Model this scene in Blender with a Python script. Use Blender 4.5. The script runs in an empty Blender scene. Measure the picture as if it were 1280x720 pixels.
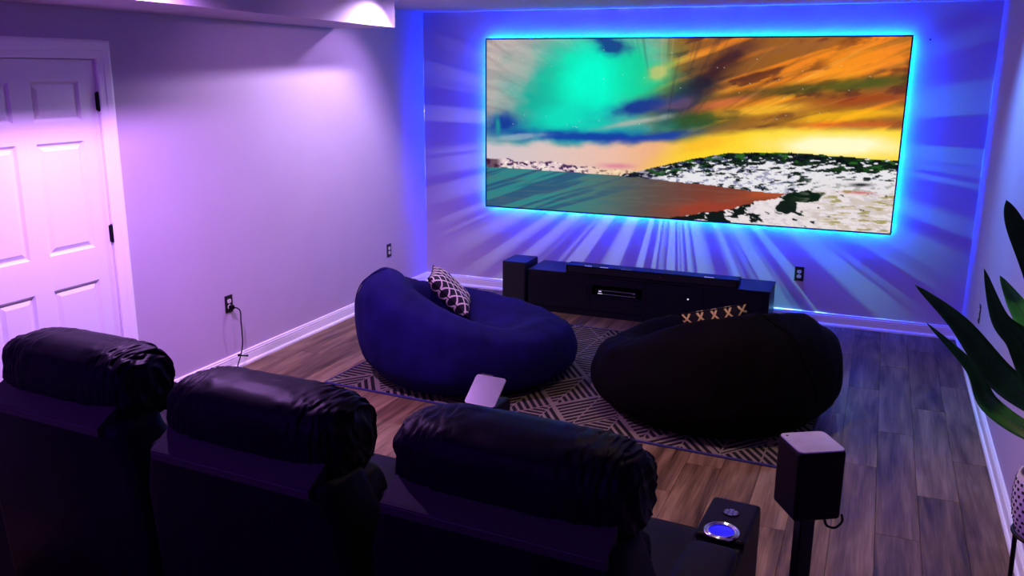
import bpy, bmesh, math, random
import numpy as np
from mathutils import Vector, Matrix, noise

random.seed(7)
scene = bpy.context.scene
C = scene.collection
PI = math.pi

# ------------------------------------------------------------------ camera
YAW, PITCH, ROLL = -0.3945, 0.2431, 0.0071
fwd = Vector((math.sin(YAW) * math.cos(PITCH), math.cos(YAW) * math.cos(PITCH), -math.sin(PITCH)))
rgt = Vector((math.cos(YAW), -math.sin(YAW), 0))
upv = rgt.cross(fwd)
r2 = rgt * math.cos(ROLL) + upv * math.sin(ROLL)
u2 = upv * math.cos(ROLL) - rgt * math.sin(ROLL)
cd = bpy.data.cameras.new('camera')
cam = bpy.data.objects.new('camera', cd)
C.objects.link(cam)
cam.matrix_world = Matrix(((r2.x, u2.x, -fwd.x, 3.844), (r2.y, u2.y, -fwd.y, -7.1394),
                           (r2.z, u2.z, -fwd.z, 1.946), (0, 0, 0, 1)))
cd.sensor_width = 36
cd.lens = 1093.3 / 1280 * 36
cd.clip_start = 0.05
scene.camera = cam

# ------------------------------------------------------------------ colour management, world, lights
scene.view_settings.view_transform = 'Standard'
scene.view_settings.look = 'None'
scene.view_settings.gamma = 1
scene.view_settings.exposure = 0
scene.view_settings.use_curve_mapping = False

world = bpy.data.worlds.new('world')
scene.world = world
world.use_nodes = True
world.node_tree.nodes['Background'].inputs[0].default_value = (0.25, 0.02, 0.9, 1)
world.node_tree.nodes['Background'].inputs[1].default_value = 0.05

W, H, YB = 4.531, 2.44, -8.4           # room: screen wall at y=0, left wall at x=0


def lamp(name, kind, loc, energy, color, size=0.1, target=None, spot=None, blend=0.5, size_y=None):
    ld = bpy.data.lights.new(name, kind)
    ld.energy = energy
    ld.color = color
    if kind == 'AREA':
        ld.size = size
        if size_y:
            ld.shape = 'RECTANGLE'
            ld.size_y = size_y
    else:
        ld.shadow_soft_size = size
    if spot:
        ld.spot_size = math.radians(spot)
        ld.spot_blend = blend
    o = bpy.data.objects.new(name, ld)
    C.objects.link(o)
    o.location = loc
    if target is not None:
        o.rotation_euler = (Vector(target) - Vector(loc)).to_track_quat('-Z', 'Y').to_euler()
    return o


# recessed ceiling lamps in a row beside the soffit
lamp('ceiling_or_fill_spot', 'SPOT', (0.83, -1.03, 2.425), 38, (0.66, 0.42, 1.0), 0.03, (0.1, -1.9, 0.7), 118, 0.5)
lamp('ceiling_or_fill_spot', 'SPOT', (0.83, -1.62, 2.425), 108, (0.78, 0.60, 1.0), 0.03, (0.1, -2.1, 0.7), 124, 0.5)
lamp('ceiling_or_fill_spot', 'SPOT', (0.88, -4.05, 2.425), 350, (0.64, 0.29, 1.0), 0.03, (0.80, -4.05, 0), 164, 0.9)
# added fill spots: blue for the right wall, warm for the floor
lamp('ceiling_or_fill_spot', 'SPOT', (3.75, -1.6, 2.425), 190, (0.12, 0.32, 1.0), 0.06, (4.53, -2.0, 1.3), 110, 0.9)
lamp('ceiling_or_fill_spot', 'SPOT', (3.2, -3.6, 2.425), 110, (1.0, 0.66, 0.48), 0.08, (3.3, -3.4, 0), 124, 0.9)

# added lavender fill light across the room onto the left wall
lamp('wall_fill_light', 'SPOT', (3.4, -2.5, 2.42), 210, (0.88, 0.42, 1.0), 0.15, (0.0, -1.85, 0.95), 62, 0.8)
# added deep purple fill light from the unseen back of the room
lamp('purple_fill_light', 'AREA', (1.0, -7.6, 2.40), 58, (0.26, 0.015, 1.0), 2.0, (1.6, -3.5, 0.6), size_y=1.2)


def added_ray_light(loc, energy, seed):
    """Added patterned lamp, unseen between screen and wall: the beam breaks up into rays that graze the wall."""
    o = lamp('ray_pattern_light', 'POINT', loc, energy, (1, 1, 1), 0.004)
    ld = o.data
    ld.use_nodes = True
    nt = ld.node_tree
    em = nt.nodes['Emission']
    tc = nt.nodes.new('ShaderNodeTexCoord')
    sp = nt.nodes.new('ShaderNodeSeparateXYZ')
    nt.links.new(tc.outputs['Normal'], sp.inputs[0])
    at = nt.nodes.new('ShaderNodeMath'); at.operation = 'ARCTAN2'
    nt.links.new(sp.outputs[2], at.inputs[0]); nt.links.new(sp.outputs[0], at.inputs[1])
    nz = nt.nodes.new('ShaderNodeTexNoise'); nz.noise_dimensions = '1D'
    nz.inputs['Scale'].default_value = 9.0; nz.inputs['Detail'].default_value = 3.0
    ad = nt.nodes.new('ShaderNodeMath'); ad.operation = 'ADD'; ad.inputs[1].default_value = seed
    nt.links.new(at.outputs[0], ad.inputs[0])
    nt.links.new(ad.outputs[0], nz.inputs['W'])
    cr = nt.nodes.new('ShaderNodeValToRGB')
    cr.color_ramp.elements[0].position = 0.46; cr.color_ramp.elements[0].color = (0.03, 0.03, 0.03, 1)
    cr.color_ramp.elements[1].position = 0.54; cr.color_ramp.elements[1].color = (1, 1, 1, 1)
    nt.links.new(nz.outputs[0], cr.inputs[0])
    co = nt.nodes.new('ShaderNodeValToRGB')          # pale lavender rays to one side, teal to the other
    co.color_ramp.elements[0].color = (0.42, 0.48, 0.55, 1)
    co.color_ramp.elements[1].color = (0.06, 0.52, 0.42, 1)
    mr = nt.nodes.new('ShaderNodeMath'); mr.operation = 'MULTIPLY_ADD'
    mr.inputs[1].default_value = 0.5; mr.inputs[2].default_value = 0.5
    nt.links.new(sp.outputs[0], mr.inputs[0]); nt.links.new(mr.outputs[0], co.inputs[0])
    mx = nt.nodes.new('ShaderNodeVectorMath'); mx.operation = 'MULTIPLY'
    nt.links.new(cr.outputs[0], mx.inputs[0]); nt.links.new(co.outputs[0], mx.inputs[1])
    # even out the beam over the wall, fade it before the room's corners and towards the ceiling
    def mth(op, x, y=None):
        n = nt.nodes.new('ShaderNodeMath'); n.operation = op
        for i, v in enumerate((x, y)):
            if v is None:
                continue
            if isinstance(v, (int, float)):
                n.inputs[i].default_value = v
            else:
                nt.links.new(v, n.inputs[i])
        return n.outputs[0]
    def ramp(v, a, b, c, d):
        n = nt.nodes.new('ShaderNodeMapRange'); n.interpolation_type = 'SMOOTHSTEP'
        nt.links.new(v, n.inputs[0])
        for i, q in enumerate((a, b, c, d)):
            n.inputs[i + 1].default_value = q
        return n.outputs[0]
    k = mth('MULTIPLY', ramp(sp.outputs[1], 0.0112, 0.0123, 0.0, 1.0), mth('DIVIDE', 0.02, mth('MAXIMUM', sp.outputs[1], 0.004)))
    k = mth('MULTIPLY', k, ramp(sp.outputs[2], 0.0, 0.5, 1.0, 0.06))
    m2 = nt.nodes.new('ShaderNodeVectorMath'); m2.operation = 'SCALE'
    nt.links.new(mx.outputs[0], m2.inputs[0]); nt.links.new(k, m2.inputs['Scale'])
    nt.links.new(m2.outputs[0], em.inputs['Color'])
    lf = nt.nodes.new('ShaderNodeLightFalloff')
    lf.inputs['Strength'].default_value = 1.0
    nt.links.new(lf.outputs['Linear'], em.inputs['Strength'])
    return o


added_ray_light((2.30, -0.026, 1.50), 1900, 3.7)  # unseen point light added to throw streaks over the screen wall

# ------------------------------------------------------------------ materials


def srgb(r, g, b):
    f = lambda c: (c / 255 / 12.92) if c / 255 <= 0.04045 else ((c / 255 + 0.055) / 1.055) ** 2.4
    return (f(r), f(g), f(b), 1)


def mat(name, color, rough=0.5, metal=0.0, emit=None, estr=1.0, bump=None, vary=None, spec=0.5, coat=0.0, sheen=0.0):
    """bump=(scale, strength, distance); vary=(scale, amount): soft noise in the base colour."""
    m = bpy.data.materials.new(name)
    m.use_nodes = True
    nt = m.node_tree
    b = nt.nodes['Principled BSDF']
    col = tuple(color[:3]) + (1,)
    b.inputs['Base Color'].default_value = col
    b.inputs['Roughness'].default_value = rough
    b.inputs['Metallic'].default_value = metal
    b.inputs['Specular IOR Level'].default_value = spec
    b.inputs['Coat Weight'].default_value = coat
    b.inputs['Sheen Weight'].default_value = sheen
    if emit:
        b.inputs['Emission Color'].default_value = tuple(emit[:3]) + (1,)
        b.inputs['Emission Strength'].default_value = estr
    if bump or vary:
        tc = nt.nodes.new('ShaderNodeTexCoord')
    if vary:
        n = nt.nodes.new('ShaderNodeTexNoise')
        n.inputs['Scale'].default_value = vary[0]
        n.inputs['Detail'].default_value = 4
        nt.links.new(tc.outputs['Object'], n.inputs['Vector'])
        cr = nt.nodes.new('ShaderNodeValToRGB')
        a = vary[1]
        cr.color_ramp.elements[0].position = 0.3
        cr.color_ramp.elements[1].position = 0.7
        cr.color_ramp.elements[0].color = tuple(c * (1 - a) for c in col[:3]) + (1,)
        cr.color_ramp.elements[1].color = tuple(min(1, c * (1 + a)) for c in col[:3]) + (1,)
        nt.links.new(n.outputs[0], cr.inputs[0])
        nt.links.new(cr.outputs[0], b.inputs['Base Color'])
    if bump:
        n2 = nt.nodes.new('ShaderNodeTexNoise')
        n2.inputs['Scale'].default_value = bump[0]
        n2.inputs['Detail'].default_value = 3
        nt.links.new(tc.outputs['Object'], n2.inputs['Vector'])
        bp = nt.nodes.new('ShaderNodeBump')
        bp.inputs['Strength'].default_value = bump[1]
        bp.inputs['Distance'].default_value = bump[2]
        nt.links.new(n2.outputs[0], bp.inputs['Height'])
        nt.links.new(bp.outputs[0], b.inputs['Normal'])
    return m


def node_math(nt, op, a, b=None, c=None):
    n = nt.nodes.new('ShaderNodeMath')
    n.operation = op
    for i, v in enumerate((a, b, c)):
        if v is None:
            continue
        if isinstance(v, (int, float)):
            n.inputs[i].default_value = v
        else:
            nt.links.new(v, n.inputs[i])
    return n.outputs[0]


def mat_wood(name):
    m = mat(name, (0.2, 0.12, 0.1), 0.5, spec=0.2)
    nt = m.node_tree
    b = nt.nodes['Principled BSDF']
    tc = nt.nodes.new('ShaderNodeTexCoord')
    oi = nt.nodes.new('ShaderNodeObjectInfo')
    add = nt.nodes.new('ShaderNodeVectorMath')
    add.operation = 'MULTIPLY_ADD'
    comb = nt.nodes.new('ShaderNodeCombineXYZ')
    for i in range(3):
        nt.links.new(node_math(nt, 'MULTIPLY', oi.outputs['Random'], 37.0 + 11 * i), comb.inputs[i])
    nt.links.new(tc.outputs['Object'], add.inputs[0])
    add.inputs[1].default_value = (1, 1, 1)
    nt.links.new(comb.outputs[0], add.inputs[2])
    mp = nt.nodes.new('ShaderNodeMapping')
    mp.inputs['Scale'].default_value = (9, 0.9, 9)
    nt.links.new(add.outputs[0], mp.inputs[0])
    n1 = nt.nodes.new('ShaderNodeTexNoise')
    n1.inputs['Scale'].default_value = 1.4
    n1.inputs['Detail'].default_value = 6
    n1.inputs['Distortion'].default_value = 0.8
    nt.links.new(mp.outputs[0], n1.inputs['Vector'])
    mp2 = nt.nodes.new('ShaderNodeMapping')
    mp2.inputs['Scale'].default_value = (70, 3.0, 70)
    nt.links.new(add.outputs[0], mp2.inputs[0])
    n2 = nt.nodes.new('ShaderNodeTexNoise')
    n2.inputs['Scale'].default_value = 1.5
    n2.inputs['Detail'].default_value = 3
    nt.links.new(mp2.outputs[0], n2.inputs['Vector'])
    mix = node_math(nt, 'ADD', node_math(nt, 'MULTIPLY', n1.outputs[0], 0.72), node_math(nt, 'MULTIPLY', n2.outputs[0], 0.28))
    mix = node_math(nt, 'ADD', mix, node_math(nt, 'MULTIPLY', node_math(nt, 'SUBTRACT', oi.outputs['Random'], 0.5), 0.13))
    cr = nt.nodes.new('ShaderNodeValToRGB')
    e = cr.color_ramp.elements
    e[0].position, e[0].color = 0.32, (0.040, 0.023, 0.013, 1)
    e[1].position, e[1].color = 0.70, (0.29, 0.20, 0.105, 1)
    k = cr.color_ramp.elements.new(0.5)
    k.color = (0.145, 0.088, 0.044, 1)
    nt.links.new(mix, cr.inputs[0])
    nt.links.new(cr.outputs[0], b.inputs['Base Color'])
    bp = nt.nodes.new('ShaderNodeBump')
    bp.inputs['Strength'].default_value = 0.25
    bp.inputs['Distance'].default_value = 0.002
    nt.links.new(n2.outputs[0], bp.inputs['Height'])
    nt.links.new(bp.outputs[0], b.inputs['Normal'])
    return m


def mat_rug(name):
    """Printed pattern: square cells halved along a diagonal, each half striped its own way."""
    m = mat(name, (0.02, 0.02, 0.02), 0.95, spec=0.1)
    nt = m.node_tree
    b = nt.nodes['Principled BSDF']
    tc = nt.nodes.new('ShaderNodeTexCoord')
    sp = nt.nodes.new('ShaderNodeSeparateXYZ')
    nt.links.new(tc.outputs['Object'], sp.inputs[0])
    # rotate the cells by 45 degrees against the rug
    s = 1 / 0.42
    x = node_math(nt, 'MULTIPLY', node_math(nt, 'ADD', sp.outputs[0], node_math(nt, 'MULTIPLY', sp.outputs[1], 0.75)), s)
    y = node_math(nt, 'MULTIPLY', node_math(nt, 'SUBTRACT', node_math(nt, 'MULTIPLY', sp.outputs[1], 0.75), sp.outputs[0]), s)
    fx, fy = node_math(nt, 'FRACT', x), node_math(nt, 'FRACT', y)
    ix, iy = node_math(nt, 'FLOOR', x), node_math(nt, 'FLOOR', y)
    tri = node_math(nt, 'GREATER_THAN', fx, fy)
    cb = nt.nodes.new('ShaderNodeCombineXYZ')
    nt.links.new(ix, cb.inputs[0]); nt.links.new(iy, cb.inputs[1]); nt.links.new(tri, cb.inputs[2])
    wn = nt.nodes.new('ShaderNodeTexWhiteNoise')
    nt.links.new(cb.outputs[0], wn.inputs['Vector'])
    h = wn.outputs['Value']
    N = 8.0
    # chevron stripes bend at the diagonal, plain stripes run along one edge of the cell
    chev = node_math(nt, 'MAXIMUM', fx, fy)
    chev2 = node_math(nt, 'MINIMUM', fx, fy)
    pick = node_math(nt, 'GREATER_THAN', h, 0.55)
    pick2 = node_math(nt, 'GREATER_THAN', h, 0.80)
    def mixv(t, a, c):
        return node_math(nt, 'ADD', node_math(nt, 'MULTIPLY', a, node_math(nt, 'SUBTRACT', 1.0, t)), node_math(nt, 'MULTIPLY', c, t))
    co = mixv(pick, node_math(nt, 'MULTIPLY', chev, N), node_math(nt, 'MULTIPLY', node_math(nt, 'ADD', fx, fy), N * 0.8))
    co = mixv(pick2, co, node_math(nt, 'MULTIPLY', chev2, N))
    st = node_math(nt, 'GREATER_THAN', node_math(nt, 'FRACT', co), 0.56)
    edge = node_math(nt, 'LESS_THAN', node_math(nt, 'ABSOLUTE', node_math(nt, 'SUBTRACT', fx, fy)), 0.02)
    edge = node_math(nt, 'MAXIMUM', edge, node_math(nt, 'LESS_THAN', fx, 0.035))
    edge = node_math(nt, 'MAXIMUM', edge, node_math(nt, 'LESS_THAN', fy, 0.035))
    st = node_math(nt, 'MAXIMUM', st, edge)
    nz = nt.nodes.new('ShaderNodeTexNoise')
    nz.inputs['Scale'].default_value = 90
    nt.links.new(tc.outputs['Object'], nz.inputs['Vector'])
    st = node_math(nt, 'MULTIPLY', st, node_math(nt, 'ADD', node_math(nt, 'MULTIPLY', nz.outputs[0], 0.9), 0.4))
    mx = nt.nodes.new('ShaderNodeMix')
    mx.data_type = 'RGBA'
    nt.links.new(st, mx.inputs['Factor'])
    mx.inputs[6].default_value = (0.012, 0.009, 0.010, 1)
    mx.inputs[7].default_value = (0.20, 0.17, 0.12, 1)
    nt.links.new(mx.outputs[2], b.inputs['Base Color'])
    return m


def mat_lattice(name, line, base, cell, lw):
    """Diamond lattice printed on a cushion, in the cushion's own x-z plane."""
    m = mat(name, base, 0.8, spec=0.2)
    nt = m.node_tree
    b = nt.nodes['Principled BSDF']
    tc = nt.nodes.new('ShaderNodeTexCoord')
    sp = nt.nodes.new('ShaderNodeSeparateXYZ')
    nt.links.new(tc.outputs['Object'], sp.inputs[0])
    a = node_math(nt, 'ADD', sp.outputs[0], sp.outputs[2])
    c = node_math(nt, 'SUBTRACT', sp.outputs[0], sp.outputs[2])
    d = []
    for v in (a, c):
        f = node_math(nt, 'FRACT', node_math(nt, 'MULTIPLY', v, 1 / cell))
        d.append(node_math(nt, 'LESS_THAN', node_math(nt, 'ABSOLUTE', node_math(nt, 'SUBTRACT', f, 0.5)), lw))
    st = node_math(nt, 'MAXIMUM', d[0], d[1])
    mx = nt.nodes.new('ShaderNodeMix')
    mx.data_type = 'RGBA'
    nt.links.new(st, mx.inputs['Factor'])
    mx.inputs[6].default_value = tuple(base[:3]) + (1,)
    mx.inputs[7].default_value = tuple(line[:3]) + (1,)
    nt.links.new(mx.outputs[2], b.inputs['Base Color'])
    return m


M = {
    'wall': mat('wall_paint', (0.51, 0.43, 0.56), 0.85, bump=(160, 0.05, 0.002), vary=(3, 0.02), spec=0.2),
    'ceiling': mat('ceiling_paint', (0.58, 0.50, 0.64), 0.9, bump=(90, 0.05, 0.002), spec=0.2),
    'trim': mat('white_trim_paint', (0.95, 0.94, 0.96), 0.35, bump=(20, 0.02, 0.001)),
    'door': mat('white_door_paint', (0.86, 0.85, 0.88), 0.4, bump=(60, 0.03, 0.001)),
    'wood': mat_wood('brown_wood_plank'),
    'subfloor': mat('dark_subfloor', (0.02, 0.013, 0.012), 0.8, vary=(6, 0.2)),
    'black_metal': mat('black_metal', (0.008, 0.008, 0.009), 0.4, 0.6, bump=(200, 0.05, 0.001)),
    'black_plastic': mat('black_plastic', (0.003, 0.0025, 0.0035), 0.45, spec=0.09, bump=(300, 0.05, 0.0005)),
    'console': mat('black_console_lacquer', (0.004, 0.0035, 0.008), 0.45, spec=0.25, bump=(50, 0.03, 0.001)),
    'leather': mat('black_leather', (0.006, 0.0045, 0.010), 0.46, bump=(130, 0.25, 0.002), vary=(9, 0.25), spec=0.05),
    'leather_lit': mat('lit_black_leather', (0.036, 0.032, 0.040), 0.45, bump=(160, 0.15, 0.001), spec=0.12),  # ledge leather paler: the light on upward faces put in the colour
    'thread': mat('grey_thread', (0.05, 0.045, 0.06), 0.7, bump=(300, 0.2, 0.001)),
    'velvet_hazed': mat('blue_hazed_velvet', (0.006, 0.003, 0.058), 0.85, bump=(45, 0.25, 0.004), vary=(5, 0.3), spec=0.08),  # same dark cover as the other bag, with blue haze painted in
    'velvet_black': mat('black_velvet', (0.003, 0.002, 0.0025), 0.9, bump=(45, 0.25, 0.004), vary=(5, 0.3), spec=0.05),
    'rug': mat_rug('striped_rug_print'),
    'rug_edge': mat('dark_blue_binding', (0.012, 0.012, 0.10), 0.8, bump=(200, 0.3, 0.001)),
    'chrome': mat('chrome', (0.85, 0.86, 0.90), 0.12, 1.0, bump=(80, 0.02, 0.001)),
    'speaker_top': mat('satin_grey_top', (0.78, 0.80, 0.82), 0.22, 0.0, bump=(25, 0.04, 0.001), vary=(14, 0.10)),
    'speaker_plate': mat('brushed_grey_plate', (0.13, 0.13, 0.15), 0.3, 0.0, bump=(25, 0.04, 0.001), vary=(14, 0.10), spec=0.3),
    'plate_black': mat('black_cover_plate', (0.012, 0.011, 0.012), 0.4, bump=(90, 0.05, 0.001)),
    'socket_white': mat('white_socket', (0.80, 0.74, 0.72), 0.4, bump=(90, 0.05, 0.001)),
    'leaf': mat('green_leaf', (0.020, 0.17, 0.016), 0.38, bump=(18, 0.2, 0.004), vary=(12, 0.35), spec=0.12),
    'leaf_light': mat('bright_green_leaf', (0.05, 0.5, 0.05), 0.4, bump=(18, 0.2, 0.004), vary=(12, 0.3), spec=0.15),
    'leaf_rib': mat('leaf_midrib', (0.03, 0.12, 0.02), 0.35, bump=(40, 0.1, 0.001)),
    'stem': mat('brown_cane', (0.10, 0.07, 0.04), 0.8, bump=(40, 0.5, 0.004)),
    'soil': mat('potting_soil', (0.02, 0.013, 0.01), 0.95, bump=(60, 1.0, 0.01)),
    'pot': mat('white_woven_planter', (0.78, 0.78, 0.76), 0.6, bump=(70, 0.5, 0.003)),
    'pot_dot': mat('black_weave', (0.015, 0.015, 0.015), 0.7, bump=(70, 0.3, 0.001)),
    'led_blue': mat('blue_led_strip', (0.0, 0.1, 0.3), 0.5, emit=(0.0, 0.018, 1.0), estr=640, bump=(10, 0.0, 0.001)),
    'led_cyan': mat('cyan_led_strip', (0.0, 0.2, 0.3), 0.5, emit=(0.0, 0.70, 1.0), estr=62, bump=(10, 0.0, 0.001)),
    'cup_glow': mat('blue_cup_light', (0.0, 0.0, 0.2), 0.3, emit=(0.004, 0.004, 0.75), estr=1.0, bump=(10, 0.0, 0.001)),
    'indicator': mat('white_indicator', (0.8, 0.8, 0.85), 0.3, emit=(0.8, 0.8, 0.9), estr=0.6, bump=(10, 0.0, 0.001)),
    'indicator_red': mat('red_indicator', (0.3, 0.03, 0.05), 0.3, emit=(0.25, 0.02, 0.05), estr=0.4, bump=(10, 0.0, 0.001)),
    'silver': mat('silver_plastic', (0.55, 0.55, 0.62), 0.3, 0.6, bump=(60, 0.03, 0.001)),
    'grille': mat('speaker_cloth', (0.006, 0.006, 0.007), 0.9, bump=(500, 0.4, 0.001)),
}

# ------------------------------------------------------------------ mesh helpers


def link(name, bm, m, parent=None, smooth=False):
    me = bpy.data.meshes.new(name)
    bm.normal_update()
    bm.to_mesh(me)
    bm.free()
    me.materials.append(m)
    if smooth:
        for p in me.polygons:
            p.use_smooth = True
    o = bpy.data.objects.new(name, me)
    C.objects.link(o)
    if parent is not None:
        o.parent = parent
    return o


def box(x0, x1, y0, y1, z0, z1, bevel=0.0, seg=1, bm=None):
    own = bmesh.new()
    bmesh.ops.create_cube(own, size=1)
    for v in own.verts:
        v.co = Vector((x0 + (v.co.x + .5) * (x1 - x0), y0 + (v.co.y + .5) * (y1 - y0), z0 + (v.co.z + .5) * (z1 - z0)))
    if bevel:
        bmesh.ops.bevel(own, geom=own.edges[:], offset=bevel, segments=seg, affect='EDGES', profile=0.5)
    if bm is None:
        return own
    me = bpy.data.meshes.new('tmp')
    own.to_mesh(me)
    own.free()
    bm.from_mesh(me)
    bpy.data.meshes.remove(me)
    return bm


def tube(pts, rad, seg=10, bm=None, cap=True):
    bm = bm or bmesh.new()
    pts = [Vector(p) for p in pts]
    n = len(pts)
    rad = rad if isinstance(rad, (list, tuple)) else [rad] * n
    rings = []
    t0 = (pts[1] - pts[0]).normalized()
    a = Vector((0, 0, 1)) if abs(t0.z) < 0.9 else Vector((1, 0, 0))
    u = t0.cross(a).normalized()
    for i in range(n):
        t = (pts[min(i + 1, n - 1)] - pts[max(i - 1, 0)]).normalized()
        u = (u - t * u.dot(t)).normalized()
        v = t.cross(u)
        rings.append([bm.verts.new(pts[i] + (u * math.cos(2 * PI * k / seg) + v * math.sin(2 * PI * k / seg)) * rad[i]) for k in range(seg)])
    for i in range(n - 1):
        for k in range(seg):
            bm.faces.new((rings[i][k], rings[i][(k + 1) % seg], rings[i + 1][(k + 1) % seg], rings[i + 1][k]))
    if cap:
        bm.faces.new(rings[0][::-1])
        bm.faces.new(rings[-1])
    return bm


def lathe(profile, seg=32, center=(0, 0, 0), bm=None):
    bm = bm or bmesh.new()
    cx, cy, cz = center
    rings = []
    for r, z in profile:
        if r < 1e-6:
            rings.append([bm.verts.new((cx, cy, cz + z))])
        else:
            rings.append([bm.verts.new((cx + r * math.cos(2 * PI * k / seg), cy + r * math.sin(2 * PI * k / seg), cz + z)) for k in range(seg)])
    for a, b in zip(rings, rings[1:]):
        for k in range(seg):
            q = (k + 1) % seg
            if len(a) == 1 and len(b) == 1:
                continue
            if len(a) == 1:
                bm.faces.new((a[0], b[q], b[k]))
            elif len(b) == 1:
                bm.faces.new((a[k], a[q], b[0]))
            else:
                bm.faces.new((a[k], a[q], b[q], b[k]))
    bmesh.ops.recalc_face_normals(bm, faces=bm.faces[:])
    return bm


def prism(outline, axis, a, b):
    """extrude a closed 2D outline along an axis from a to b. axis 'x': outline is (y, z); 'y': (x, z); 'z': (x, y)."""
    bm = bmesh.new()
    def P(p, t):
        return {'x': (t, p[0], p[1]), 'y': (p[0], t, p[1]), 'z': (p[0], p[1], t)}[axis]
    lo = [bm.verts.new(P(p, a)) for p in outline]
    hi = [bm.verts.new(P(p, b)) for p in outline]
    n = len(outline)
    bm.faces.new(lo)
    bm.faces.new(hi)
    for i in range(n):
        bm.faces.new((lo[i], lo[(i + 1) % n], hi[(i + 1) % n], hi[i]))
    bmesh.ops.recalc_face_normals(bm, faces=bm.faces[:])
    return bm


def superblock(cx, cy, cz, sx, sy, sz, e1=0.45, e2=0.45, nu=64, nv=32, disp=None):
    """soft rounded block (superquadric): long axis x."""
    bm = bmesh.new()
    sg = lambda v, e: math.copysign(abs(v) ** e, v)
    rows = []
    for i in range(nv + 1):
        ph = -PI / 2 + PI * i / nv
        row = []
        for k in range(nu):
            th = 2 * PI * k / nu
            # pole along x
            x = sg(math.sin(ph), e1)
            y = sg(math.cos(ph), e1) * sg(math.cos(th), e2)
            z = sg(math.cos(ph), e1) * sg(math.sin(th), e2)
            p = Vector((x, y, z))
            if disp:
                p = p * (1 + disp(p))
            row.append(bm.verts.new((cx + p.x * sx / 2, cy + p.y * sy / 2, cz + p.z * sz / 2)))
            if i in (0, nv):
                break
        rows.append(row)
    for a, b in zip(rows, rows[1:]):
        for k in range(nu):
            q = (k + 1) % nu
            if len(a) == 1:
                bm.faces.new((a[0], b[k], b[q]))
            elif len(b) == 1:
                bm.faces.new((a[k], b[0], a[q]))
            else:
                bm.faces.new((a[k], b[k], b[q], a[q]))
    bmesh.ops.recalc_face_normals(bm, faces=bm.faces[:])
    return bm


def thing(name, label, cat, loc=(0, 0, 0), rz=0.0, group=None):
    o = bpy.data.objects.new(name, None)
    o.empty_display_size = 0.1
    C.objects.link(o)
    o.location = loc
    o.rotation_euler = (0, 0, rz)
    o['label'] = label
    o['category'] = cat
    if group:
        o['group'] = group
    return o


def struct(o, label=None):
    o['kind'] = 'structure'
    if label:
        o['label'] = label
    return o


# ------------------------------------------------------------------ room shell
T = 0.1
struct(link('wall_back', box(-T, W + T, 0, T, 0, H), M['wall']), 'pale painted wall behind the lit projection screen')
struct(link('wall_right', box(W, W + T, YB, 0, 0, H), M['wall']), 'pale painted wall beside the plant')
struct(link('wall_front', box(-T, W + T, YB - T, YB, 0, H), M['wall']), 'pale painted wall behind the sofa')
# left wall with a door opening
DY0, DY1, DH = -4.445, -3.622, 1.992
wl = box(-T, 0, DY1, 0, 0, H)
box(-T, 0, YB, DY0, 0, H, bm=wl)
box(-T, 0, DY0, DY1, DH, H, bm=wl)
bmesh.ops.remove_doubles(wl, verts=wl.verts[:], dist=1e-5)
struct(link('wall_left', wl, M['wall']), 'pale painted wall with the white door')
struct(link('ceiling', box(-T, W + T, YB - T, T, H, H + T), M['ceiling']), 'pale flat ceiling')
# soffit: boxed bulkhead along the left wall
struct(link('trim_1', prism([(0, -1.385), (0.512, -1.376), (0.68, -3.96), (0.72, YB), (0, YB)], 'z', 2.246, H), M['wall']),
       'boxed-in soffit running along the top of the left wall')

# baseboards: shoe moulding, flat face, two grooves near the top
prof = [(0, 0), (0.024, 0), (0.024, 0.012), (0.019, 0.020), (0.013, 0.023), (0.013, 0.068), (0.011, 0.071),
        (0.011, 0.074), (0.014, 0.077), (0.014, 0.083), (0.010, 0.086), (0.010, 0.089), (0.0115, 0.091), (0.0115, 0.096), (0.006, 0.100), (0, 0.100)]
struct(link('baseboard_left', prism(prof, 'y', DY1 + 0.105, -0.0005), M['trim']), 'white moulded baseboard along the left wall')
struct(link('baseboard_front', prism([(YB + a, b) for a, b in prof], 'x', 0, W), M['trim']), 'white moulded baseboard behind the sofa')
struct(link('baseboard_back', prism([(-a, b) for a, b in prof], 'x', 0.0, W), M['trim']), 'white moulded baseboard under the screen')
struct(link('baseboard_right', prism([(W - a, b) for a, b in prof], 'y', YB, 0), M['trim']), 'white moulded baseboard along the right wall')

# floor: dark base with single planks
floor = struct(link('floor', box(-T, W + T, YB - T, T, -0.1, -0.006), M['subfloor']), 'brown wood-look plank floor')
PW, PL = 0.1812, 1.22
plank_full = None
for col in range(25):
    x0 = col * PW
    off = [0.0, 0.47, 0.86, 0.25, 0.66, 1.05][(col * 5) % 6] + random.uniform(-0.06, 0.06)
    y = -off
    spans = [(-off, 0.0)] if off > 0.05 else []
    while y > -6.2:
        spans.append((y - PL, y))
        y -= PL
    for a, b in spans:
        ln = b - a
        if abs(ln - PL) < 1e-6:
            if plank_full is None:
                bm = box(-PW / 2 + .0007, PW / 2 - .0007, -PL / 2 + .0007, PL / 2 - .0007, -0.0055, 0)
                bmesh.ops.bevel(bm, geom=[e for e in bm.edges if all(v.co.z > -0.001 for v in e.verts)], offset=0.0012, segments=1, affect='EDGES')
                o = link('plank', bm, M['wood'], floor)
                plank_full = o.data
            else:
                o = bpy.data.objects.new('plank', plank_full)
                C.objects.link(o)
                o.parent = floor
        else:
            bm = box(-PW / 2 + .0007, PW / 2 - .0007, -ln / 2 + .0007, ln / 2 - .0007, -0.0055, 0)
            bmesh.ops.bevel(bm, geom=[e for e in bm.edges if all(v.co.z > -0.001 for v in e.verts)], offset=0.0012, segments=1, affect='EDGES')
            o = link('plank', bm, M['wood'], floor)
        o.location = (x0 + PW / 2, (a + b) / 2, 0)

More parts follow.
